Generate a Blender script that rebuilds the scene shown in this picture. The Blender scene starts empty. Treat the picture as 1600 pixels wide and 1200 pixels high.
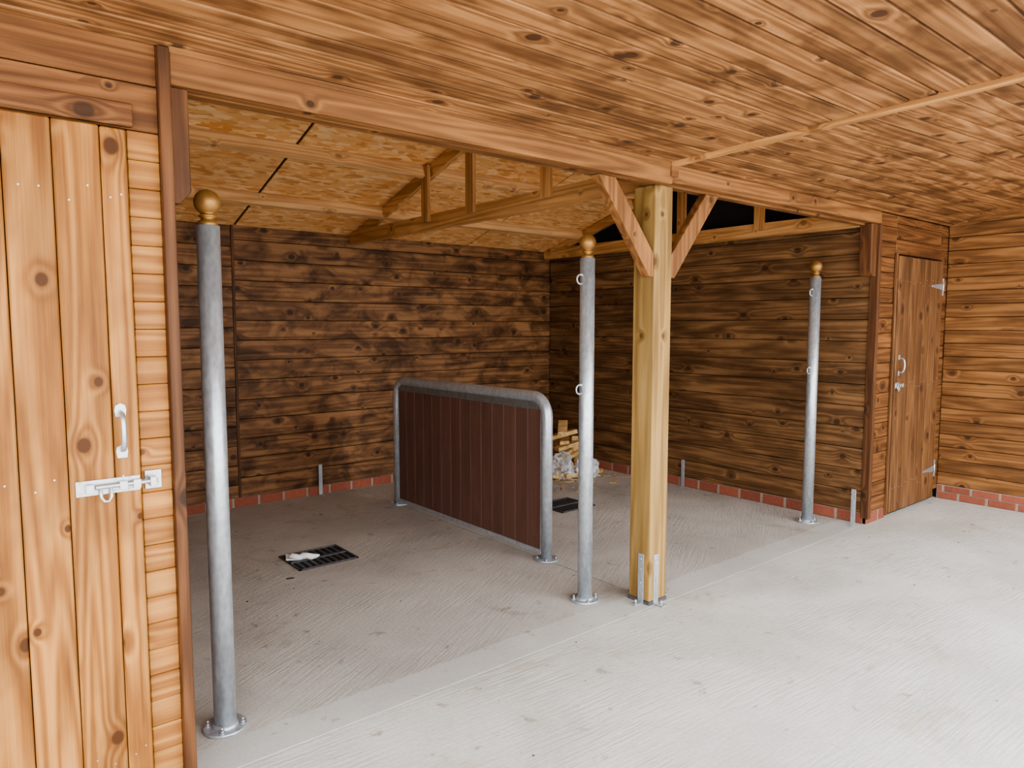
import bpy, bmesh, math, random
from mathutils import Vector, Matrix, noise
random.seed(7)
S = bpy.context.scene
C = S.collection

# ------------------------------------------------------------------ materials
def srgb(r,g,b):
    f=lambda c:(c/255/12.92) if c/255<=0.04045 else ((c/255+0.055)/1.055)**2.4
    return (f(r),f(g),f(b),1.0)

class NT:
    def __init__(s,name):
        s.m=bpy.data.materials.new(name); s.m.use_nodes=True
        s.t=s.m.node_tree; s.t.nodes.clear()
        s.out=s.n('ShaderNodeOutputMaterial'); s.b=s.n('ShaderNodeBsdfPrincipled')
        s.l(s.b.outputs[0],s.out.inputs[0])
    def n(s,ty,**k):
        x=s.t.nodes.new(ty)
        for a,v in k.items(): setattr(x,a,v)
        return x
    def l(s,a,b): s.t.links.new(a,b)
    def put(s,sock,v):
        if isinstance(v,bpy.types.NodeSocket): s.l(v,sock)
        else: sock.default_value=v
    def math(s,op,a,b=0.0,c=None,clamp=False):
        x=s.n('ShaderNodeMath',operation=op,use_clamp=clamp)
        s.put(x.inputs[0],a); s.put(x.inputs[1],b)
        if c is not None: s.put(x.inputs[2],c)
        return x.outputs[0]
    def comb(s,a,b,c):
        x=s.n('ShaderNodeCombineXYZ')
        for i,v in enumerate((a,b,c)): s.put(x.inputs[i],v)
        return x.outputs[0]
    def vmul(s,v,t):
        x=s.n('ShaderNodeVectorMath',operation='MULTIPLY'); s.put(x.inputs[0],v); x.inputs[1].default_value=t
        return x.outputs[0]
    def noise(s,v,scale,detail=2,rough=.5,dist=0.0):
        x=s.n('ShaderNodeTexNoise'); s.l(v,x.inputs['Vector'])
        x.inputs['Scale'].default_value=scale; x.inputs['Detail'].default_value=detail
        x.inputs['Roughness'].default_value=rough; x.inputs['Distortion'].default_value=dist
        return x.outputs[0]
    def rng(s,v,a,b,c=0.0,d=1.0,smooth=True):
        x=s.n('ShaderNodeMapRange'); x.interpolation_type='SMOOTHSTEP' if smooth else 'LINEAR'
        s.put(x.inputs[0],v)
        for i,q in enumerate((a,b,c,d)): x.inputs[i+1].default_value=q
        return x.outputs[0]
    def ramp(s,v,stops):
        x=s.n('ShaderNodeValToRGB'); s.l(v,x.inputs[0]); e=x.color_ramp.elements
        while len(e)<len(stops): e.new(.5)
        for i,(p,c) in enumerate(stops): e[i].position=p; e[i].color=c
        return x.outputs[0]
    def mix(s,f,a,b,mode='MIX'):
        x=s.n('ShaderNodeMix',data_type='RGBA',blend_type=mode)
        s.put(x.inputs[0],f); s.put(x.inputs[6],a); s.put(x.inputs[7],b)
        return x.outputs[2]
    def bump(s,h,strength,dist=.01):
        x=s.n('ShaderNodeBump'); s.l(h,x.inputs['Height']); x.inputs['Strength'].default_value=strength
        x.inputs['Distance'].default_value=dist; s.l(x.outputs[0],s.b.inputs['Normal'])

def wood(name,axis,light,mid,dark,blotch=.35,bl_scale=(1.2,5,5),ring=9,rough=.6,knot=.8,var=.25,spec=.3,ringmix=.45,kscale=3.6,bl=(.34,.68),bdist=.4):
    t=NT(name); tc=t.n('ShaderNodeTexCoord'); sp=t.n('ShaderNodeSeparateXYZ'); t.l(tc.outputs['Object'],sp.inputs[0])
    o=sp.outputs; i={'X':(0,1,2),'Y':(1,0,2),'Z':(2,0,1)}[axis]
    r=t.n('ShaderNodeNewGeometry').outputs['Random Per Island']
    L=t.math('MULTIPLY_ADD',r,31.7,o[i[0]]); A=t.math('MULTIPLY_ADD',r,17.3,o[i[1]]); B=t.math('MULTIPLY_ADD',r,23.9,o[i[2]])
    v=t.comb(L,A,B)
    vo=t.n('ShaderNodeTexVoronoi',voronoi_dimensions='2D')
    t.l(t.comb(t.math('MULTIPLY',L,.8),t.math('ADD',A,B),0.0),vo.inputs['Vector']); vo.inputs['Scale'].default_value=kscale
    sc=t.n('ShaderNodeSeparateColor'); t.l(vo.outputs['Color'],sc.inputs[0])
    d=vo.outputs['Distance']
    dd=t.math('DIVIDE',d,t.math('ADD',.25,sc.outputs[0]))
    kf=t.math('POWER',t.rng(dd,0,.34,1,0),2.0)
    n1=t.noise(t.vmul(v,(.28,6,6)),1.5,1.5,.45,.05)
    s=t.math('ADD',n1,t.math('MULTIPLY',kf,.16))
    rg=t.math('MULTIPLY_ADD',t.math('SINE',t.math('MULTIPLY',s,ring*6.283)),.5,.5)
    fib=t.noise(t.vmul(v,(2.2,120,120)),1.5,3,.6)
    f=t.math('ADD',t.math('MULTIPLY',rg,ringmix),t.math('MULTIPLY',fib,1.0-ringmix))
    col=t.ramp(f,[(.12,light),(.5,mid),(.95,dark)])
    bln=t.noise(t.vmul(v,bl_scale),1.5,3,.55,bdist)
    blm=t.rng(bln,bl[0],bl[1],1.0,1.0-blotch)
    col=t.mix(1.0,col,t.comb(blm,t.math('POWER',blm,1.08),t.math('POWER',blm,1.16)),'MULTIPLY')
    rv=t.math('MULTIPLY_ADD',t.math('FRACT',t.math('MULTIPLY',r,7.31)),var,1.0-var*.5)
    col=t.mix(1.0,col,t.comb(rv,rv,rv),'MULTIPLY')
    km=t.math('MULTIPLY',t.rng(dd,.055,.085,1,0),knot)
    kd=tuple(c*.40 for c in dark[:3])+(1,)
    halo=t.math('MULTIPLY',t.rng(dd,.07,.19,1,0),knot*.55)
    col=t.mix(halo,col,tuple(c*.82 for c in dark[:3])+(1,))
    col=t.mix(km,col,kd)
    t.l(col,t.b.inputs['Base Color']); t.b.inputs['Roughness'].default_value=rough
    t.b.inputs['Specular IOR Level'].default_value=spec
    t.bump(t.math('ADD',fib,t.math('MULTIPLY',rg,.4)),.3,.0025)
    return t.m

def simple(name,col,rough=.6,metal=0.0,var=.12,scale=20,bump=0,spec=.5):
    t=NT(name); tc=t.n('ShaderNodeTexCoord')
    n=t.noise(tc.outputs['Object'],scale,4,.6)
    lo=tuple(c*(1-var) for c in col[:3])+(1,); hi=tuple(min(1,c*(1+var)) for c in col[:3])+(1,)
    t.l(t.ramp(n,[(.3,lo),(.7,hi)]),t.b.inputs['Base Color'])
    t.b.inputs['Roughness'].default_value=rough; t.b.inputs['Metallic'].default_value=metal
    t.b.inputs['Specular IOR Level'].default_value=spec
    if bump: t.bump(n,bump,.004)
    return t.m

def galv(name,c1,c2):
    t=NT(name); tc=t.n('ShaderNodeTexCoord')
    v=t.vmul(tc.outputs['Object'],(1,1,.55))
    vo=t.n('ShaderNodeTexVoronoi'); t.l(v,vo.inputs['Vector']); vo.inputs['Scale'].default_value=60
    n=t.noise(t.vmul(tc.outputs['Object'],(1,1,.35)),22,4,.65,.5)
    f=t.math('ADD',t.math('MULTIPLY',vo.outputs['Distance'],.35),t.math('MULTIPLY',n,.8))
    t.l(t.ramp(f,[(.25,c1),(.8,c2)]),t.b.inputs['Base Color'])
    t.b.inputs['Metallic'].default_value=.6
    t.l(t.rng(n,.3,.7,.32,.48),t.b.inputs['Roughness'])
    t.bump(n,.06,.002)
    return t.m

def concrete(name,c1,c2,stain,ang=0.0,ridge=1.0,freq=70):
    t=NT(name); tc=t.n('ShaderNodeTexCoord'); o=tc.outputs['Object']
    mp=t.n('ShaderNodeMapping'); t.l(o,mp.inputs[0]); mp.inputs['Rotation'].default_value=(0,0,ang)
    a=t.noise(o,1.3,5,.6,.4); b=t.noise(o,60,4,.7)
    f=t.math('ADD',t.math('MULTIPLY',a,.65),t.math('MULTIPLY',b,.35))
    col=t.ramp(f,[(.36,c1),(.62,c2)])
    st=t.noise(o,2.3,4,.7,.8); col=t.mix(t.math('MULTIPLY',t.rng(st,.57,.70),.4),col,stain)
    sp=t.noise(o,8,4,.65,.4); col=t.mix(t.math('MULTIPLY',t.rng(sp,.62,.71),.65),col,tuple(c*.72 for c in stain[:3])+(1,))
    g=t.noise(t.vmul(mp.outputs[0],(5,freq,1)),1.0,2,.5)
    wl=t.rng(t.noise(o,1.7,2),.38,.6,.35,1)
    wv=t.math('MULTIPLY',t.rng(g,.40,.62),wl)
    col=t.mix(t.math('MULTIPLY',wv,.17*ridge),col,tuple(c*.5 for c in c1[:3])+(1,))
    t.l(col,t.b.inputs['Base Color']); t.b.inputs['Roughness'].default_value=.9; t.b.inputs['Specular IOR Level'].default_value=.25
    h=t.math('ADD',t.math('MULTIPLY',wv,-.5*ridge),t.math('MULTIPLY',b,.7))
    t.bump(h,.45,.005)
    return t.m

def osb(name):
    t=NT(name); tc=t.n('ShaderNodeTexCoord'); o=tc.outputs['Object']
    cols=[]
    for k,(rot,sc) in enumerate(((.25,(7,22,8)),(1.1,(8,20,8)),(-.5,(9,24,8)))):
        mp=t.n('ShaderNodeMapping'); t.l(o,mp.inputs[0]); mp.inputs['Rotation'].default_value=(0,0,rot); mp.inputs['Scale'].default_value=sc
        vo=t.n('ShaderNodeTexVoronoi'); t.l(mp.outputs[0],vo.inputs['Vector']); vo.inputs['Scale'].default_value=1.5
        s=t.n('ShaderNodeSeparateColor'); t.l(vo.outputs['Color'],s.inputs[0]); cols.append((s.outputs[0],s.outputs[1]))
    pick=t.math('GREATER_THAN',cols[0][1],.5); pick2=t.math('GREATER_THAN',cols[1][1],.55)
    f=t.math('ADD',t.math('MULTIPLY',cols[0][0],pick),t.math('MULTIPLY',t.math('SUBTRACT',1.0,pick),
        t.math('ADD',t.math('MULTIPLY',cols[1][0],pick2),t.math('MULTIPLY',t.math('SUBTRACT',1.0,pick2),cols[2][0]))))
    col=t.ramp(f,[(.05,srgb(204,144,86)),(.3,srgb(228,170,108)),(.7,srgb(236,184,124)),(.97,srgb(245,208,158))])
    big=t.noise(o,1.6,3); col=t.mix(1.0,col,t.ramp(big,[(.3,(.86,.83,.80,1)),(.7,(1,1,1,1))]),'MULTIPLY')
    t.l(col,t.b.inputs['Base Color']); t.b.inputs['Roughness'].default_value=.6; t.bump(f,.15,.002)
    return t.m

def brick(name,col):
    t=NT(name); tc=t.n('ShaderNodeTexCoord'); r=t.n('ShaderNodeNewGeometry').outputs['Random Per Island']
    n=t.noise(tc.outputs['Object'],40,4,.7)
    c=t.ramp(t.math('ADD',t.math('MULTIPLY',n,.6),t.math('MULTIPLY',r,.4)),[(.25,tuple(x*.7 for x in col[:3])+(1,)),(.75,tuple(min(1,x*1.3) for x in col[:3])+(1,))])
    t.l(c,t.b.inputs['Base Color']); t.b.inputs['Roughness'].default_value=.9; t.bump(n,.5,.004)
    return t.m

M={}
M['door']=wood('pine_door_wood','Z',srgb(192,140,80),srgb(166,112,55),srgb(120,72,29),blotch=.36,bl_scale=(1.5,6,6),ring=8,knot=1.0,var=.14,kscale=4.0,ringmix=.45)
M['jamb']=wood('pine_jamb_wood','X',srgb(196,144,84),srgb(172,118,61),srgb(132,80,37),blotch=.24,ring=8,knot=.8,var=.14)
M['front']=wood('stained_front_wood','X',srgb(146,100,60),srgb(118,77,43),srgb(80,49,26),blotch=.35,ring=9,var=.2)
M['ceil']=wood('stained_soffit_wood','X',srgb(184,137,92),srgb(154,109,69),srgb(104,69,42),blotch=.55,bl_scale=(2.0,3,3),ring=8,knot=.9,var=.16,kscale=3.6,bl=(.38,.68),bdist=.6)
M['groove']=wood('soffit_groove_wood','X',srgb(116,80,50),srgb(96,64,40),srgb(70,46,28),blotch=.3,ring=8,knot=.3,var=.1)
M['beam']=wood('stained_beam_wood','X',srgb(164,117,72),srgb(138,95,56),srgb(98,64,37),blotch=.32,ring=8,knot=.95,var=.12,kscale=4)
M['brace']=wood('stained_brace_wood','Z',srgb(162,115,71),srgb(138,94,55),srgb(100,65,37),blotch=.3,ring=8,var=.2)
M['trimz']=wood('dark_trim_wood','Z',srgb(120,80,48),srgb(97,62,36),srgb(70,43,25),blotch=.3,ring=8,var=.2)
M['back']=wood('dark_back_wood','X',srgb(154,114,77),srgb(130,92,59),srgb(88,59,37),blotch=.66,bl_scale=(2.6,4.2,4.2),ring=7,knot=.85,var=.18,spec=.25,bl=(.38,.68),bdist=.6)
M['right']=wood('dark_side_wood','Y',srgb(148,112,76),srgb(122,89,58),srgb(87,60,37),blotch=.48,bl_scale=(1.6,6,6),ring=8,knot=.75,var=.16,spec=.25)
M['end']=wood('stained_end_wood','Y',srgb(164,118,72),srgb(138,95,55),srgb(96,62,34),blotch=.44,ring=9,var=.2)
M['door2']=wood('brown_door_wood','Z',srgb(136,97,61),srgb(116,79,48),srgb(84,55,32),blotch=.35,ring=9,var=.16)
M['post']=wood('treated_post_wood','Z',srgb(178,147,94),srgb(156,124,73),srgb(122,90,49),blotch=.3,bl_scale=(.8,9,9),ring=6,knot=.85,var=.06,ringmix=.45)
M['truss']=wood('raw_truss_wood','Y',srgb(212,164,112),srgb(190,142,90),srgb(152,104,60),blotch=.25,ring=8,knot=.6,var=.2)
M['purlin']=wood('raw_purlin_wood','X',srgb(228,188,140),srgb(210,166,118),srgb(176,130,84),blotch=.2,ring=8,knot=.5,var=.12)
M['trussz']=wood('raw_hanger_wood','Z',srgb(206,156,104),srgb(184,134,84),srgb(148,98,56),blotch=.25,ring=8,knot=.5,var=.2)
M['plank']=wood('composite_plank','Z',srgb(118,86,74),srgb(106,75,64),srgb(92,63,53),blotch=.12,ring=3,knot=0,var=.12,rough=.55,ringmix=.2)
M['off']=wood('offcut_wood','X',srgb(236,204,152),srgb(216,180,122),srgb(176,132,80),blotch=.2,ring=8,knot=.5,var=.3)
M['galv']=galv('galvanised_steel',srgb(158,164,170),srgb(202,207,212))
M['galvd']=galv('weathered_galvanised_steel',srgb(112,110,108),srgb(150,148,146))
M['zinc']=simple('zinc_hardware',srgb(190,192,196),.35,.75,.1,60)
M['gold']=simple('aged_brass',srgb(162,122,70),.45,.6,.2,30)
M['osb']=osb('osb_board')
M['black']=simple('felt_and_void_black',srgb(26,25,25),.9)
M['darkback']=simple('dark_backing',srgb(40,28,20),.9)
M['iron']=simple('cast_iron',srgb(92,92,94),.6,.4,.2,60)
M['pit_shade']=simple('drain_pit_shade',srgb(10,10,11),.9)
M['joint']=simple('joint_filler',srgb(84,79,72),.95)
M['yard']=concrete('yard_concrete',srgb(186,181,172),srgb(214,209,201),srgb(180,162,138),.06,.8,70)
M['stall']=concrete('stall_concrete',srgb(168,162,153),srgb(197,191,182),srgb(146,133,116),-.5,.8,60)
M['strip']=concrete('trowelled_concrete',srgb(180,176,169),srgb(201,197,190),srgb(164,152,136),0,.1)
M['brick']=brick('red_brick',srgb(146,84,64))
M['mortar']=simple('mortar',srgb(150,140,127),.95,0,.1,60,.3)
M['paper']=simple('white_paper',srgb(225,222,216),.8,0,.05,20)
M['leaf']=simple('dry_leaf',srgb(90,68,50),.9)
M['card']=simple('cardboard',srgb(186,146,104),.9,0,.12,14)

def plastic():
    t=NT('clear_plastic_bag'); t.b.inputs['Base Color'].default_value=srgb(226,230,234); t.b.inputs['Roughness'].default_value=.18
    tc=t.n('ShaderNodeTexCoord'); n=t.noise(tc.outputs['Object'],12,3)
    t.l(t.rng(n,.38,.65,.25,.8),t.b.inputs['Alpha']); t.bump(n,.4,.02); return t.m
M['plastic']=plastic()

# ------------------------------------------------------------------ mesh builder
class MB:
    def __init__(s): s.bm=bmesh.new(); s.mats=[]
    def mi(s,m):
        m=M[m]
        if m not in s.mats: s.mats.append(m)
        return s.mats.index(m)
    def hexa(s,p,m):
        v=[s.bm.verts.new(q) for q in p]; i=s.mi(m)
        for f in ((0,3,2,1),(4,5,6,7),(0,1,5,4),(1,2,6,5),(2,3,7,6),(3,0,4,7)):
            s.bm.faces.new([v[k] for k in f]).material_index=i
    def box(s,x0,x1,y0,y1,z0,z1,m):
        s.hexa([(x0,y0,z0),(x1,y0,z0),(x1,y1,z0),(x0,y1,z0),(x0,y0,z1),(x1,y0,z1),(x1,y1,z1),(x0,y1,z1)],m)
    def beam(s,p0,p1,w,h,m,up=(0,0,1)):
        p0=Vector(p0);p1=Vector(p1);d=(p1-p0).normalized();sd=d.cross(Vector(up)).normalized();u=sd.cross(d)
        q=[]
        for uu in (-h/2,h/2):
            for a,b in ((p0,-1),(p1,-1),(p1,1),(p0,1)): q.append(a+sd*(b*w/2)+u*uu)
        s.hexa(q,m)
    def prism(s,poly,a,b,axis,m):
        def P(u,v,w): return {'Y':(u,w,v),'X':(w,u,v),'Z':(u,v,w)}[axis]
        i=s.mi(m); A=[s.bm.verts.new(P(u,v,a)) for u,v in poly]; B=[s.bm.verts.new(P(u,v,b)) for u,v in poly]; n=len(poly)
        s.bm.faces.new(A).material_index=i; s.bm.faces.new(B[::-1]).material_index=i
        for k in range(n): s.bm.faces.new((A[k],B[k],B[(k+1)%n],A[(k+1)%n])).material_index=i
    def tube(s,path,r,m,seg=24,cap=True):
        i=s.mi(m); path=[Vector(p) for p in path]; rings=[]; ref=None
        for k,p in enumerate(path):
            d=((path[min(k+1,len(path)-1)]-path[max(k-1,0)])).normalized()
            if ref is None:
                ref=Vector((1,0,0)) if abs(d.x)<.9 else Vector((0,1,0))
            u=(ref-d*ref.dot(d)).normalized(); ref=u; w=d.cross(u)
            rr=r[k] if isinstance(r,(list,tuple)) else r
            rings.append([s.bm.verts.new(p+(u*math.cos(a)+w*math.sin(a))*rr) for a in [2*math.pi*j/seg for j in range(seg)]])
        for a,b in zip(rings,rings[1:]):
            for j in range(seg):
                f=s.bm.faces.new((a[j],a[(j+1)%seg],b[(j+1)%seg],b[j])); f.material_index=i; f.smooth=True
        if cap:
            s.bm.faces.new(rings[0][::-1]).material_index=i; s.bm.faces.new(rings[-1]).material_index=i
    def lathe(s,prof,m,c=(0,0,0),seg=28):
        i=s.mi(m); rings=[]
        for r,z in prof:
            rings.append([s.bm.verts.new((c[0]+max(r,1e-4)*math.cos(2*math.pi*j/seg),c[1]+max(r,1e-4)*math.sin(2*math.pi*j/seg),c[2]+z)) for j in range(seg)])
        for a,b in zip(rings,rings[1:]):
            for j in range(seg):
                f=s.bm.faces.new((a[j],a[(j+1)%seg],b[(j+1)%seg],b[j])); f.material_index=i; f.smooth=True
        s.bm.faces.new(rings[0][::-1]).material_index=i; s.bm.faces.new(rings[-1]).material_index=i
    def torus(s,c,R,r,m,axis='Y',seg=20,n=8):
        i=s.mi(m); G=[]
        for a in range(seg):
            A=2*math.pi*a/seg; row=[]
            for b in range(n):
                B=2*math.pi*b/n; q=R+r*math.cos(B); x,y,z=q*math.cos(A),r*math.sin(B),q*math.sin(A)
                if axis=='X': x,y=y,x
                row.append(s.bm.verts.new((c[0]+x,c[1]+y,c[2]+z)))
            G.append(row)
        for a in range(seg):
            for b in range(n):
                f=s.bm.faces.new((G[a][b],G[(a+1)%seg][b],G[(a+1)%seg][(b+1)%n],G[a][(b+1)%n])); f.material_index=i; f.smooth=True
    def done(s,name,bevel=0,parent=None,loc=None,seg=1):
        bmesh.ops.recalc_face_normals(s.bm,faces=s.bm.faces)
        me=bpy.data.meshes.new(name); s.bm.to_mesh(me); s.bm.free()
        for m in s.mats: me.materials.append(m)
        o=bpy.data.objects.new(name,me); C.objects.link(o)
        if bevel:
            b=o.modifiers.new('bevel','BEVEL'); b.width=bevel; b.segments=seg; b.limit_method='ANGLE'; b.angle_limit=.7
        if parent: o.parent=parent
        if loc: o.location=loc
        return o
def empty(name,loc=(0,0,0)):
    e=bpy.data.objects.new(name,None); C.objects.link(e); e.location=loc; e.empty_display_size=.1; return e

def hboards(mb,axis,a0,a1,face,depth,z0,z1,pitch,m,gap=.004,off=0.0):
    z=z0-off
    while z<z1-.005:
        lo=max(z,z0)+gap/2; hi=min(z+pitch,z1)-gap/2
        if hi-lo>.01:
            j=random.uniform(0,.004)*(1 if depth>0 else -1)
            f0,f1=sorted((face+j,face+depth))
            if axis=='X': mb.box(a0,a1,f0,f1,lo,hi,m)
            else: mb.box(f0,f1,a0,a1,lo,hi,m)
        z+=pitch
def bricks(mb,axis,a0,a1,face,depth,h=.078):
    f0,f1=sorted((face+.004*(1 if depth>0 else -1),face+depth))
    if axis=='X': mb.box(a0,a1,f0,f1,0,h,'mortar')
    else: mb.box(f0,f1,a0,a1,0,h,'mortar')
    a=a0
    f0,f1=sorted((face,face+depth*.9))
    while a<a1-.03:
        b=min(a+.215,a1)
        if axis=='X': mb.box(a,b-.01,f0,f1,.004,h-.002,'brick')
        else: mb.box(f0,f1,a,b-.01,.004,h-.002,'brick')
        a+=.225

# key dimensions
FY=2.50      # front line of the building
BY=6.25      # back wall face
RX=5.73      # right stall wall face
LX=.66       # left stall wall face
EX=7.15      # end wall face
OV=.50       # overhang edge
def soff(x,y):
    s=.03 if x<3.18 else .03+.16*(x-3.18)/(EX-3.18)
    return 2.468+(FY-y)*s

# ------------------------------------------------------------------ floor
mb=MB()
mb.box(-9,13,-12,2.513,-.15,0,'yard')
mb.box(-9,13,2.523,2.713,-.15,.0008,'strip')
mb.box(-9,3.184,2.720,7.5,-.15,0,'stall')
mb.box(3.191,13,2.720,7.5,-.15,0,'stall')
mb.box(-9,13,2.4,7.5,-.2,-.006,'joint')
mb.done('floor')

# ------------------------------------------------------------------ walls
mb=MB()
hboards(mb,'X',LX,2.055,BY,.03,.085,2.46,.172,'back',off=.06)
hboards(mb,'X',2.07,RX,BY-.004,.034,.085,2.46,.172,'back')
mb.box(2.05,2.075,BY-.006,BY+.02,.085,2.46,'trimz')
mb.box(-3.2,EX+.1,BY+.031,BY+.12,0,2.46,'darkback')
bricks(mb,'X',LX,RX,BY-.01,.04,.085)
mb.done('wall_back',.004)

mb=MB()
hboards(mb,'Y',FY+.04,BY,RX,.03,.09,2.40,.172,'right')
mb.box(RX+.031,RX+.08,FY+.06,BY+.03,0,2.42,'darkback')
bricks(mb,'Y',FY+.03,BY,RX-.008,.04,.09)
mb.done('wall_right',.004)

mb=MB()
hboards(mb,'Y',FY+.1,BY,LX,-.03,.085,2.43,.172,'right')
mb.box(.6,.629,FY+.06,BY+.03,0,2.43,'darkback')
bricks(mb,'Y',FY+.1,BY,LX+.008,-.035,.085)
mb.done('wall_left',.004)

mb=MB()  # left front wall with door opening
hboards(mb,'X',.515,.607,FY,.03,0.0,2.2,.088,'jamb',gap=.0015)
hboards(mb,'X',-3.2,.607,FY-.002,.03,2.2,2.50,.145,'front')
hboards(mb,'X',-3.2,-.42,FY,.03,.09,2.2,.12,'front')
mb.box(-3.2,.6,FY+.031,FY+.09,0,2.5,'darkback')
bricks(mb,'X',-3.2,-.42,FY-.008,.04,.09)
mb.box(-3.3,-3.2,FY,BY+.1,0,3.0,'front')
mb.box(-.46,.53,FY-.022,FY-.004,2.205,2.275,'front')
mb.done('wall_front',.0025)

mb=MB()  # tack room front
hboards(mb,'X',RX+.03,6.07,FY,.03,.09,2.47,.12,'front')
hboards(mb,'X',6.07,6.99,FY,.03,2.165,2.47,.12,'front')
hboards(mb,'X',6.99,EX,FY,.03,.09,2.47,.12,'front')
mb.box(RX+.04,EX,FY+.031,FY+.08,0,2.47,'darkback')
bricks(mb,'X',RX+.0,6.07,FY+.001,.035,.09)
mb.done('wall_tack_room',.003)

mb=MB()
hboards(mb,'Y',-1.5,FY,EX,.03,.13,3.0,.118,'end')
mb.box(EX+.031,EX+.1,-1.5,BY+.1,0,3.05,'darkback')
bricks(mb,'Y',-1.5,FY,EX-.008,.04,.065)
mb.box(EX-.004,EX+.03,-1.5,FY,.065,.13,'mortar')
a=-1.6
while a<FY-.03:
    mb.box(EX-.008,EX+.028,max(a,-1.5),min(a+.215,FY)-.01,.07,.126,'brick'); a+=.225
mb.done('wall_end',.004)

# ------------------------------------------------------------------ ceiling / soffit
mb=MB()
def soffit(x0,x1,m):
    y=OV+.02
    def strip(a,b,d0,d1,xa,xb,m):
        p=[]
        for dz in (d0,d1):
            for (x,yy) in ((xa,a),(xb,a),(xb,b),(xa,b)):
                p.append((x,yy,soff(max(x,3.18) if x0>3 else min(x,3.1),yy)+dz))
        mb.hexa(p,m)
    while y<FY-.02:
        y1=min(y+.107,FY)
        j=random.uniform(0,.0015)
        strip(y+.005,y1-.005,j,.02,x0,x1,m)
        strip(y,y1,.0105,.018,x0,x1,'groove')
        strip(y,y1,.0215,.12,x0-.02,x1+.02,'darkback')
        y+=.107
soffit(-3.3,3.165,'ceil')
soffit(3.18,EX+.0,'ceil')
mb.done('ceiling',.006,seg=2)
mb=MB()
p=[]
for dz in (-.018,.01):
    for x,yy in ((3.15,OV+.02),(3.20,OV+.02),(3.20,FY-.03),(3.15,FY-.03)): p.append((x,yy,soff(3.17,yy)+dz))
mb.hexa(p,'truss'); mb.done('trim_1',.002)
mb=MB()
p=[]
for dz in (-.03,.01):
    for x,yy in ((EX-.03,OV+.02),(EX,OV+.02),(EX,FY-.01),(EX-.03,FY-.01)): p.append((x,yy,soff(EX,yy)+dz))
mb.hexa(p,'end'); mb.done('trim_2',.002)
mb=MB()
for x0,x1 in ((-3.3,3.17),(3.18,EX+.1)):
    p=[]
    for dz in (-.04,.13):
        for x,yy in ((x0,OV-.02),(x1,OV-.02),(x1,OV+.005),(x0,OV+.005)): p.append((x,yy,soff(x,yy)+dz))
    mb.hexa(p,'beam')
mb.done('trim_fascia',.003)

# ------------------------------------------------------------------ roof
RY,RZ=4.30,3.035
EZ=2.44
def rz(y): return RZ-(RZ-EZ)*(y-RY)/(BY-RY) if y>RY else RZ-(RZ-2.475)*(RY-y)/(RY-FY)
mb=MB()
for x0,x1 in ((-3.2,-.36),(-.35,2.072),(2.094,4.52),(4.535,RX+.02)):
    for ya,yb in ((BY+.02,5.08),(5.074,RY),(RY,3.2),(3.194,FY+.05)):
        y0,y1=min(ya,yb),max(ya,yb)
        p=[]
        for dz in (0,.015):
            for x,y in ((x0,y0),(x1,y0),(x1,y1),(x0,y1)): p.append((x,y,rz(y)+dz))
        mb.hexa(p,'osb')
for y0,y1 in ((FY-.05,RY),(RY,BY+.3)):
    p=[]
    for dz in (.02,.07):
        for x,y in ((-3.4,y0),(EX+.2,y0),(EX+.2,y1),(-3.4,y1)): p.append((x,y,rz(y)+dz))
    mb.hexa(p,'black')
mb.prism([(FY+.05,2.43),(BY+.02,2.43),(RY,RZ+.01)],RX+.05,RX+.07,'X','black')  # black sheet standing in for the unlit open roof void beyond
mb.prism([(FY+.05,2.43),(BY+.02,2.43),(RY,RZ+.01)],-3.3,-3.2,'X','black')
mb.done('roof')

frame=empty('timber_roof_frame')
mb=MB()
for y in (4.89,5.64,3.68,3.0):
    z=rz(y)-.05; s=-(RZ-EZ)/(BY-RY) if y>RY else .31
    mb.beam((LX,y,z-.003),(RX-.0,y,z-.003),.045,.095,'purlin',up=(0,-s,1))
mb.box(LX,RX,RY-.022,RY+.022,RZ-.16,RZ-.03,'purlin')
mb.done('purlins',.002,frame)
def truss(x,name):
    mb=MB()
    mb.box(x-.035,x+.035,FY+.10,BY-.01,2.352,2.47,'truss')
    t=.1
    mb.prism([(BY-.01,EZ-.005),(RY,RZ-.005),(RY,RZ-t-.01),(BY-.01-.31,EZ-.0)],x-.022,x+.022,'X','truss')
    mb.prism([(FY+.1,2.50),(RY,RZ-.005),(RY,RZ-t-.01),(FY+.43,2.50)],x-.022,x+.022,'X','truss')
    for y in (4.87,4.27,3.45):
        mb.box(x-.068,x-.036,y-.045,y+.045,2.41,rz(y)-.01,'trussz')
    mb.done(name,.002,frame)
truss(3.18,'middle_truss'); truss(5.66,'side_truss')

# ------------------------------------------------------------------ front beam, post and braces
mb=MB()
mb.box(.64,3.172,FY-.022,FY+.05,2.358,2.476,'beam')
mb.box(.64,3.172,FY-.032,FY-.02,2.452,2.474,'beam')
mb.box(3.176,RX+.03,FY-.010,FY+.05,2.372,2.470,'beam')
mb.box(3.15,3.21,FY-.034,FY-.018,2.395,2.46,'beam')
mb.box(.66,RX,FY+.055,FY+.12,2.36,2.465,'beam')
mb.done('header_beam',.004)

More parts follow.
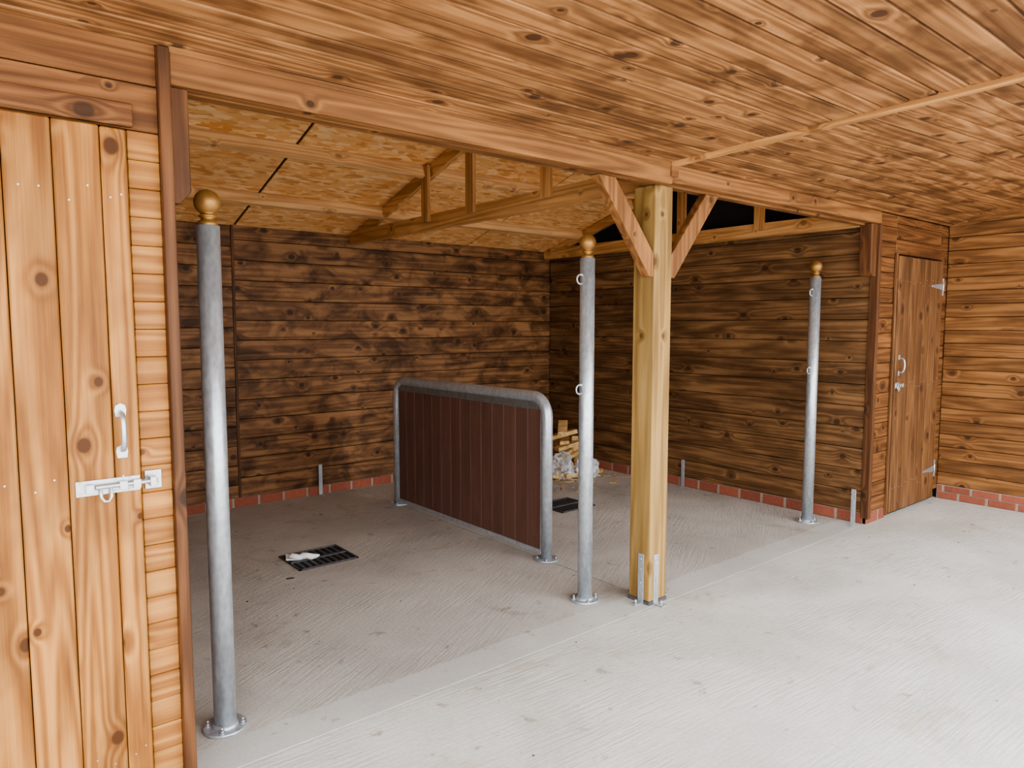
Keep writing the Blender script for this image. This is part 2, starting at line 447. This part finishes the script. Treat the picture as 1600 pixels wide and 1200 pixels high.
px0,px1,py0,py1=3.105,3.255,2.54,2.69
pe=empty('timber_post')
mb=MB(); mb.box(px0,px1,py0,py1,.02,2.359,'post'); mb.done('post',.006,pe,seg=2)
mb=MB()
mb.prism([(px0,1.86),(px0,1.985),(2.79,2.357),(2.665,2.357),(3.07,1.86)],2.545,2.60,'Y','brace')
mb.prism([(px1,1.86),(px1,1.985),(3.57,2.357),(3.695,2.357),(3.29,1.86)],2.545,2.60,'Y','brace')
mb.done('knee_braces',.003,pe)
mb=MB()
def angle_br(cx,cy,nx,ny):
    w=.02
    if ny: 
        y0,y1=sorted((cy,cy+ny*.005)); mb.box(cx-w,cx+w,y0,y1,.004,.29,'galv')
        y0,y1=sorted((cy,cy+ny*.07)); mb.box(cx-w,cx+w,y0,y1,.002,.008,'galv')
        mb.tube([(cx,cy+ny*.045,.006),(cx,cy+ny*.045,.03)],.008,'zinc',8)
        for z in (.12,.2,.26): mb.tube([(cx,cy+ny*.004,z),(cx,cy+ny*.010,z)],.006,'zinc',8)
    else:
        x0,x1=sorted((cx,cx+nx*.005)); mb.box(x0,x1,cy-w,cy+w,.004,.29,'galv')
        x0,x1=sorted((cx,cx+nx*.07)); mb.box(x0,x1,cy-w,cy+w,.002,.008,'galv')
        mb.tube([(cx+nx*.045,cy,.006),(cx+nx*.045,cy,.03)],.008,'zinc',8)
        for z in (.12,.2,.26): mb.tube([(cx+nx*.004,cy,z),(cx+nx*.010,cy,z)],.006,'zinc',8)
angle_br(px0,2.60,-1,0); angle_br(3.16,py0,0,-1); angle_br(px1,2.6,1,0); angle_br(3.18,py1,0,1)
mb.box(px0-.004,px1+.004,py0-.004,py1+.004,.001,.02,'iron')
mb.done('post_brackets',.001,pe)

mb=MB()
mb.box(.607,.642,FY-.03,FY+.10,0.0,2.468,'trimz')
mb.prism([(.643,2.357),(.70,2.357),(.70,2.03),(.665,1.99),(.643,1.99)],FY-.0,FY+.09,'Y','trimz')
mb.done('trim_3',.003)
mb=MB()
mb.box(RX-.012,RX+.03,FY-.02,FY+.045,0.05,2.37,'trimz')
mb.prism([(RX-.013,2.37),(RX-.11,2.37),(RX-.11,2.02),(RX-.07,1.97),(RX-.013,1.97)],FY,FY+.09,'Y','trimz')
mb.done('trim_4',.003)

# ------------------------------------------------------------------ doors
def vdoor(name,x0,x1,z0,z1,m,edges,handle_x,handle_z,bolt_x0,bolt_x1,bolt_z,hinge_side=None):
    e=empty(name)
    mb=MB()
    for a,b in zip(edges,edges[1:]):
        mb.box(a+.0015,b-.0015,FY-.026,FY-.004,z0,z1+random.uniform(-.002,.002),m)
    mb.done('boards',.004,e)
    mb=MB()
    for a,b in zip(edges,edges[1:]):
        for zz in (z0+.2,(z0+z1)/2,z1-.2):
            for dx in (.3,.7):
                x=a+(b-a)*dx; q=zz+random.uniform(-.03,.03); mb.tube([(x,FY-.0255,q),(x,FY-.0275,q)],.0028,'zinc',8)
    mb.done('screws',0,e)
    mb=MB(); y=FY-.026
    hx=handle_x; L=.065
    for sg in (1,-1):
        zc=handle_z+sg*L
        pts=[(hx-.014,zc-.02),(hx+.014,zc-.02),(hx+.017,zc),(hx+.014,zc+.016),(hx,zc+.024),(hx-.014,zc+.016),(hx-.017,zc)]
        mb.prism(pts,y-.004,y,'Y','zinc')
    path=[(hx,y,handle_z-L+.005)]
    for k in range(13):
        a=math.pi*k/12; path.append((hx,y-.012-.032*math.sin(a)**.6,handle_z-(L-.008)*math.cos(a)))
    path.append((hx,y,handle_z+L-.005))
    mb.tube(path,.0075,'zinc',12); mb.done('pull_handle',.001,e)
    mb=MB(); bz=bolt_z
    mb.box(bolt_x0,bolt_x1,y-.004,y,bz-.024,bz+.024,'zinc')
    sx=bolt_x1+.018
    mb.box(sx,sx+.05,FY-.006,FY-.001,bz-.03,bz+.03,'zinc')
    for a in (bolt_x0+.035,bolt_x1-.05,bolt_x1-.012): mb.box(a-.011,a+.011,y-.024,y-.003,bz-.014,bz+.014,'zinc')
    mb.box(sx+.008,sx+.026,y-.024,FY-.004,bz-.016,bz+.016,'zinc')
    mb.tube([(bolt_x0+.05,y-.014,bz+.002),(sx+.03,y-.014,bz+.002)],.0075,'zinc',12)
    xh=(bolt_x0+bolt_x1)/2-.01
    mb.tube([(xh-.014,y-.014,bz),(xh-.014,y-.02,bz-.03),(xh-.006,y-.022,bz-.043),(xh+.006,y-.022,bz-.043),(xh+.014,y-.02,bz-.03),(xh+.014,y-.014,bz)],.005,'zinc',8)
    for a in (bolt_x0+.012,bolt_x1-.03,bolt_x1-.07):
        for s in (-1,1): mb.tube([(a,y-.003,bz+s*.017),(a,y-.007,bz+s*.017)],.005,'zinc',8)
    mb.done('bolt',.001,e)
    if hinge_side:
        mb=MB()
        for zz in (.30,1.93):
            mb.prism([(x1-.24,zz-.008),(x1-.02,zz-.028),(x1-.02,zz+.028),(x1-.24,zz+.008)],y-.005,y,'Y','zinc')
            mb.box(x1+.012,x1+.045,FY-.026,FY-.001,zz-.075,zz+.075,'zinc')
            mb.tube([(x1+.002,y-.006,zz-.04),(x1+.002,y-.006,zz+.04)],.009,'zinc',10)
        mb.done('strap_hinges',.001,e)
    return e
vdoor('door_1',-.40,.51,.03,2.195,'door',[-.40,-.29,-.17,-.05,.07,.19,.312,.436,.51],.458,1.268,.328,.505,1.10)
vdoor('door_2',6.08,6.98,.04,2.15,'door2',[6.08,6.21,6.34,6.47,6.60,6.73,6.86,6.98],6.15,1.265,6.0+.09,6.16,1.10,True)
mb=MB()
for x0,x1 in ((6.045,6.075),(6.985,7.01)): mb.box(x0,x1,FY-.018,FY-.001,.03,2.17,'door2')
mb.done('trim_door_2',.002)

# ------------------------------------------------------------------ tethering posts
def tpost(x,y,rings,rd=-1):
    e=empty('tethering_post',(x,y,0))
    mb=MB(); mb.tube([(0,0,.01),(0,0,1.968)],.042,'galv',36)
    mb.lathe([(.052,.010),(.05,.018),(.0425,.026)],'galv')
    mb.done('tube',0,e)
    mb=MB(); mb.lathe([(.082,0.001),(.083,.004),(.083,.011),(.081,.013)],'galv',seg=40)
    for k in range(4):
        a=math.pi/4+k*math.pi/2+.3; cx,cy=.066*math.cos(a),.066*math.sin(a)
        mb.lathe([(.012,.013),(.012,.016)],'zinc',(cx,cy,0),12); mb.lathe([(.009,.016),(.009,.024)],'zinc',(cx,cy,0),6); mb.lathe([(.005,.024),(.005,.036)],'zinc',(cx,cy,0),10)
    mb.done('base_flange',0,e)
    prof=[(.036,1.962),(.0365,1.975),(.034,1.984),(.025,1.988),(.023,1.996),(.031,2.0),(.032,2.006),(.024,2.011)]
    for k in range(17):
        a=-math.pi/2+.5+(math.pi-.5)*k/16; prof.append((.048*math.cos(a),2.054+.048*math.sin(a)))
    mb=MB(); mb.lathe(prof,'gold',seg=36); mb.done('ball_finial',0,e)
    if rings:
        mb=MB()
        for z in (1.855,1.24):
            mb.tube([(rd*.03,0,z+.02),(rd*.056,0,z+.02)],.007,'galv',10)
            mb.torus((rd*.056,0,z-.006),.026,.0045,'galv','Y',24,8)
        mb.done('tie_rings',0,e)
tpost(.842,2.815,False); tpost(2.885,2.835,True); tpost(5.46,2.85,True)

# ------------------------------------------------------------------ partition
e=empty('stall_partition')
X=3.19; Y0,Y1=3.50,5.46; H=1.11; R=.13
path=[(X,Y0,.01)]
for k in range(11):
    a=math.pi-(math.pi/2)*k/10; path.append((X,Y0+R+R*math.cos(a),H-R+R*math.sin(a)))
for k in range(11):
    a=math.pi/2-(math.pi/2)*k/10; path.append((X,Y1-R+R*math.cos(a),H-R+R*math.sin(a)))
path.append((X,Y1,.01))
mb=MB(); mb.tube(path,.038,'galv',28); mb.done('tube_frame',0,e)
mb=MB()
for y in (Y0,Y1):
    mb.lathe([(.08,.001),(.081,.011),(.079,.013)],'galv',(X,y,0),36)
    for k in range(4):
        a=math.pi/4+k*math.pi/2
        mb.lathe([(.009,.013),(.009,.024)],'zinc',(X+.063*math.cos(a),y+.063*math.sin(a),0),6)
mb.done('base_flanges',0,e)
mb=MB(); y=Y0+.045; n=14; w=(Y1-Y0-.09)/n
for k in range(n): mb.box(X-.017,X+.017,y+k*w+.001,y+(k+1)*w-.001,.06,1.03,'plank')
mb.done('panel_planks',.003,e)
mb=MB(); mb.box(X-.023,X+.023,Y0+.036,Y1-.036,1.025,1.078,'galvd'); mb.box(X-.023,X+.023,Y0+.036,Y1-.036,.035,.065,'galv')
mb.box(X-.02,X+.02,Y0+.03,Y0+.046,.05,1.03,'galv'); mb.box(X-.02,X+.02,Y1-.046,Y1-.03,.05,1.03,'galv')
mb.done('channels',.002,e)

# ------------------------------------------------------------------ drains
def drain(x0,x1,y0,y1):
    mb=MB(); mb.box(x0,x1,y0,y1,.0005,.003,'pit_shade')  # flat black sheet painted as the pit's darkness, floor is not cut
    ym=(y0+y1)/2
    for a,b in ((x0,x0+.012),(x1-.012,x1)): mb.box(a,b,y0,y1,.002,.010,'iron')
    for a,b in ((y0,y0+.012),(y1-.012,y1),(ym-.014,ym+.014)): mb.box(x0,x1,a,b,.002,.010,'iron')
    n=9; w=(x1-x0)/n
    for k in range(1,n): mb.box(x0+k*w-.010,x0+k*w+.010,y0,y1,.002,.006,'iron')
    mb.done('drain_grate')
drain(1.80,2.22,4.35,4.71); drain(4.10,4.50,4.30,4.66)

# ------------------------------------------------------------------ small straps
def strap(x,y,nx,ny,h=.27):
    mb=MB(); w=.018
    if ny: mb.box(x-w,x+w,y-.003,y+.003,.003,h,'galv'); mb.box(x-w,x+w,min(y,y+ny*.07),max(y,y+ny*.07),.001,.006,'galv')
    else: mb.box(x-.003,x+.003,y-w,y+w,.003,h,'galv'); mb.box(min(x,x+nx*.07),max(x,x+nx*.07),y-w,y+w,.001,.006,'galv')
    for z in (.12,.19,.25):
        if ny: mb.tube([(x,y+ny*.002,z),(x,y+ny*.007,z)],.006,'zinc',8)
        else: mb.tube([(x+nx*.002,y,z),(x+nx*.007,y,z)],.006,'zinc',8)
    mb.done('steel_strap',.001)
strap(2.80,6.225,0,-1,.29); strap(5.705,4.27,-1,0,.27); strap(5.65,FY+.07,-1,0,.29)

# ------------------------------------------------------------------ debris
e=empty('offcut_pile')
mb=MB()
rr=random.Random(3)
for k in range(46):
    cx=rr.uniform(4.98,5.55); cy=rr.uniform(5.2,5.95); r=math.hypot((cx-5.32)/.34,(cy-5.6)/.38)
    z=.03+max(0,.42*(1-r))*rr.random()+.01
    a=rr.uniform(0,6.28); L=rr.uniform(.06,.15); tl=rr.uniform(-.35,.35)*L*(z>.08)
    mb.beam((cx-L*math.cos(a),cy-L*math.sin(a),z-tl),(cx+L*math.cos(a),cy+L*math.sin(a),z+tl),rr.uniform(.04,.09),rr.uniform(.02,.045),'off')
mb.beam((5.16,5.42,.44),(5.36,5.62,.53),.10,.05,'off'); mb.beam((5.14,5.6,.38),(5.44,5.5,.44),.08,.045,'off')
mb.beam((5.22,5.45,.33),(5.50,5.75,.36),.1,.05,'off'); mb.beam((5.10,5.45,.28),(5.40,5.42,.33),.09,.04,'off')
mb.beam((5.05,5.35,.20),(5.35,5.50,.26),.09,.04,'off'); mb.beam((5.28,5.3,.02),(5.42,5.5,.38),.07,.03,'off')
mb.done('wood_offcuts',.002,e)
mb=MB()
mb.hexa([(5.24,5.45,.02),(5.6,5.5,.02),(5.58,5.85,.02),(5.26,5.8,.02),(5.28,5.47,.33),(5.58,5.5,.30),(5.58,5.8,.34),(5.28,5.75,.36)],'card')
mb.done('cardboard_box',.004,e)
def blob(name,c,r,seed,m):
    bm=bmesh.new(); bmesh.ops.create_icosphere(bm,subdivisions=4,radius=1)
    for v in bm.verts:
        n=v.co.normalized(); d=.75+.35*noise.noise(n*1.7+Vector((seed,0,0)))+.3*abs(noise.noise(n*4+Vector((0,seed,0))))+.12*abs(noise.noise(n*9+Vector((0,seed,0))))
        v.co=Vector((n.x*r[0]*d,n.y*r[1]*d,max(n.z*r[2]*d,-r[2]*.62)))+Vector(c)
    me=bpy.data.meshes.new(name); bm.to_mesh(me); bm.free(); me.materials.append(M[m])
    for p in me.polygons: p.use_smooth=False
    o=bpy.data.objects.new(name,me); C.objects.link(o); o.parent=e
blob('plastic_bag',(5.06,5.33,.115),(.15,.15,.185),2.3,'plastic')
blob('clear_bag',(5.30,5.2,.09),(.15,.13,.15),5.1,'plastic')
mb=MB()
for k in range(150):
    a=rr.uniform(0,6.28); d=abs(rr.gauss(0,.5)); cx=5.08+d*math.cos(a)*.9; cy=5.3+d*math.sin(a)
    if cx>5.65 or cy>6.15 or cy<4.72 or cx<4.0: continue
    s=rr.uniform(.008,.04); b=rr.uniform(0,3.14)
    mb.beam((cx-s*math.cos(b),cy-s*math.sin(b),.004),(cx+s*math.cos(b),cy+s*math.sin(b),.005),rr.uniform(.008,.025),.004,'off')
mb.done('wood_chips',0,e)

mb=MB()  # crumpled paper on the drain
pr=[]; 
for k in range(9):
    t=k/8; pr.append((1.82+.17*t,4.58-.10*t+.008*math.sin(k*2.1),.032+.006*math.sin(k*1.7)))
mb.tube(pr,[.008,.018,.022,.019,.024,.02,.022,.017,.006],'paper',9)
mb.hexa([(1.80,4.58,.012),(1.87,4.53,.012),(1.9,4.62,.012),(1.83,4.66,.012),(1.80,4.58,.02),(1.87,4.53,.022),(1.9,4.62,.018),(1.83,4.66,.03)],'paper')
mb.done('paper_scrap')
mb=MB()
rr=random.Random(11)
def leaf(x,y,s,m='leaf'):
    a=rr.uniform(0,6.28); pts=[]
    for k in range(7):
        b=2*math.pi*k/7; q=s*rr.uniform(.6,1.1); pts.append((x+q*math.cos(b)*math.cos(a)-q*.5*math.sin(b)*math.sin(a),y+q*math.cos(b)*math.sin(a)+q*.5*math.sin(b)*math.cos(a)))
    mb.prism(pts,.002,.005,'Z',m)
leaf(1.70,4.26,.03)
for k in range(45): leaf(rr.uniform(.9,6.6),rr.uniform(.6,6.0),rr.uniform(.003,.007))
mb.done('dry_leaves')

# ------------------------------------------------------------------ world, light, camera
w=bpy.data.worlds.new('overcast_sky'); S.world=w; w.use_nodes=True; nt=w.node_tree; nt.nodes.clear()
out=nt.nodes.new('ShaderNodeOutputWorld'); bg=nt.nodes.new('ShaderNodeBackground'); nt.links.new(bg.outputs[0],out.inputs[0])
tc=nt.nodes.new('ShaderNodeTexCoord'); sp=nt.nodes.new('ShaderNodeSeparateXYZ'); nt.links.new(tc.outputs['Generated'],sp.inputs[0])
cr=nt.nodes.new('ShaderNodeValToRGB'); nt.links.new(sp.outputs[2],cr.inputs[0])
cr.color_ramp.elements[0].color=(.95,.97,1,1); cr.color_ramp.elements[1].color=(.87,.93,1,1)
nt.links.new(cr.outputs[0],bg.inputs[0]); bg.inputs[1].default_value=4.4
# added sun behind the building: lights the open yard, which bounces light in under the roof
sl=bpy.data.lights.new('fill_sun','SUN'); sl.energy=7; sl.angle=math.radians(8); sl.color=(1,.98,.95)
so=bpy.data.objects.new('fill_sun',sl); C.objects.link(so)
so.rotation_euler=Vector((-.25,-.55,-1)).to_track_quat('-Z','Y').to_euler(); so.location=(2,8,10)

S.view_settings.view_transform='AgX'
try: S.view_settings.look='AgX - Medium High Contrast'
except Exception as ex: print(ex)
S.view_settings.exposure=.48
cam=bpy.data.cameras.new('camera'); co=bpy.data.objects.new('camera',cam); C.objects.link(co)
co.location=(0,0,1.6); co.rotation_euler=(math.radians(90-4.8),0,math.radians(-39.5))
cam.sensor_width=36; cam.lens=25.0; cam.clip_start=.05
S.camera=co
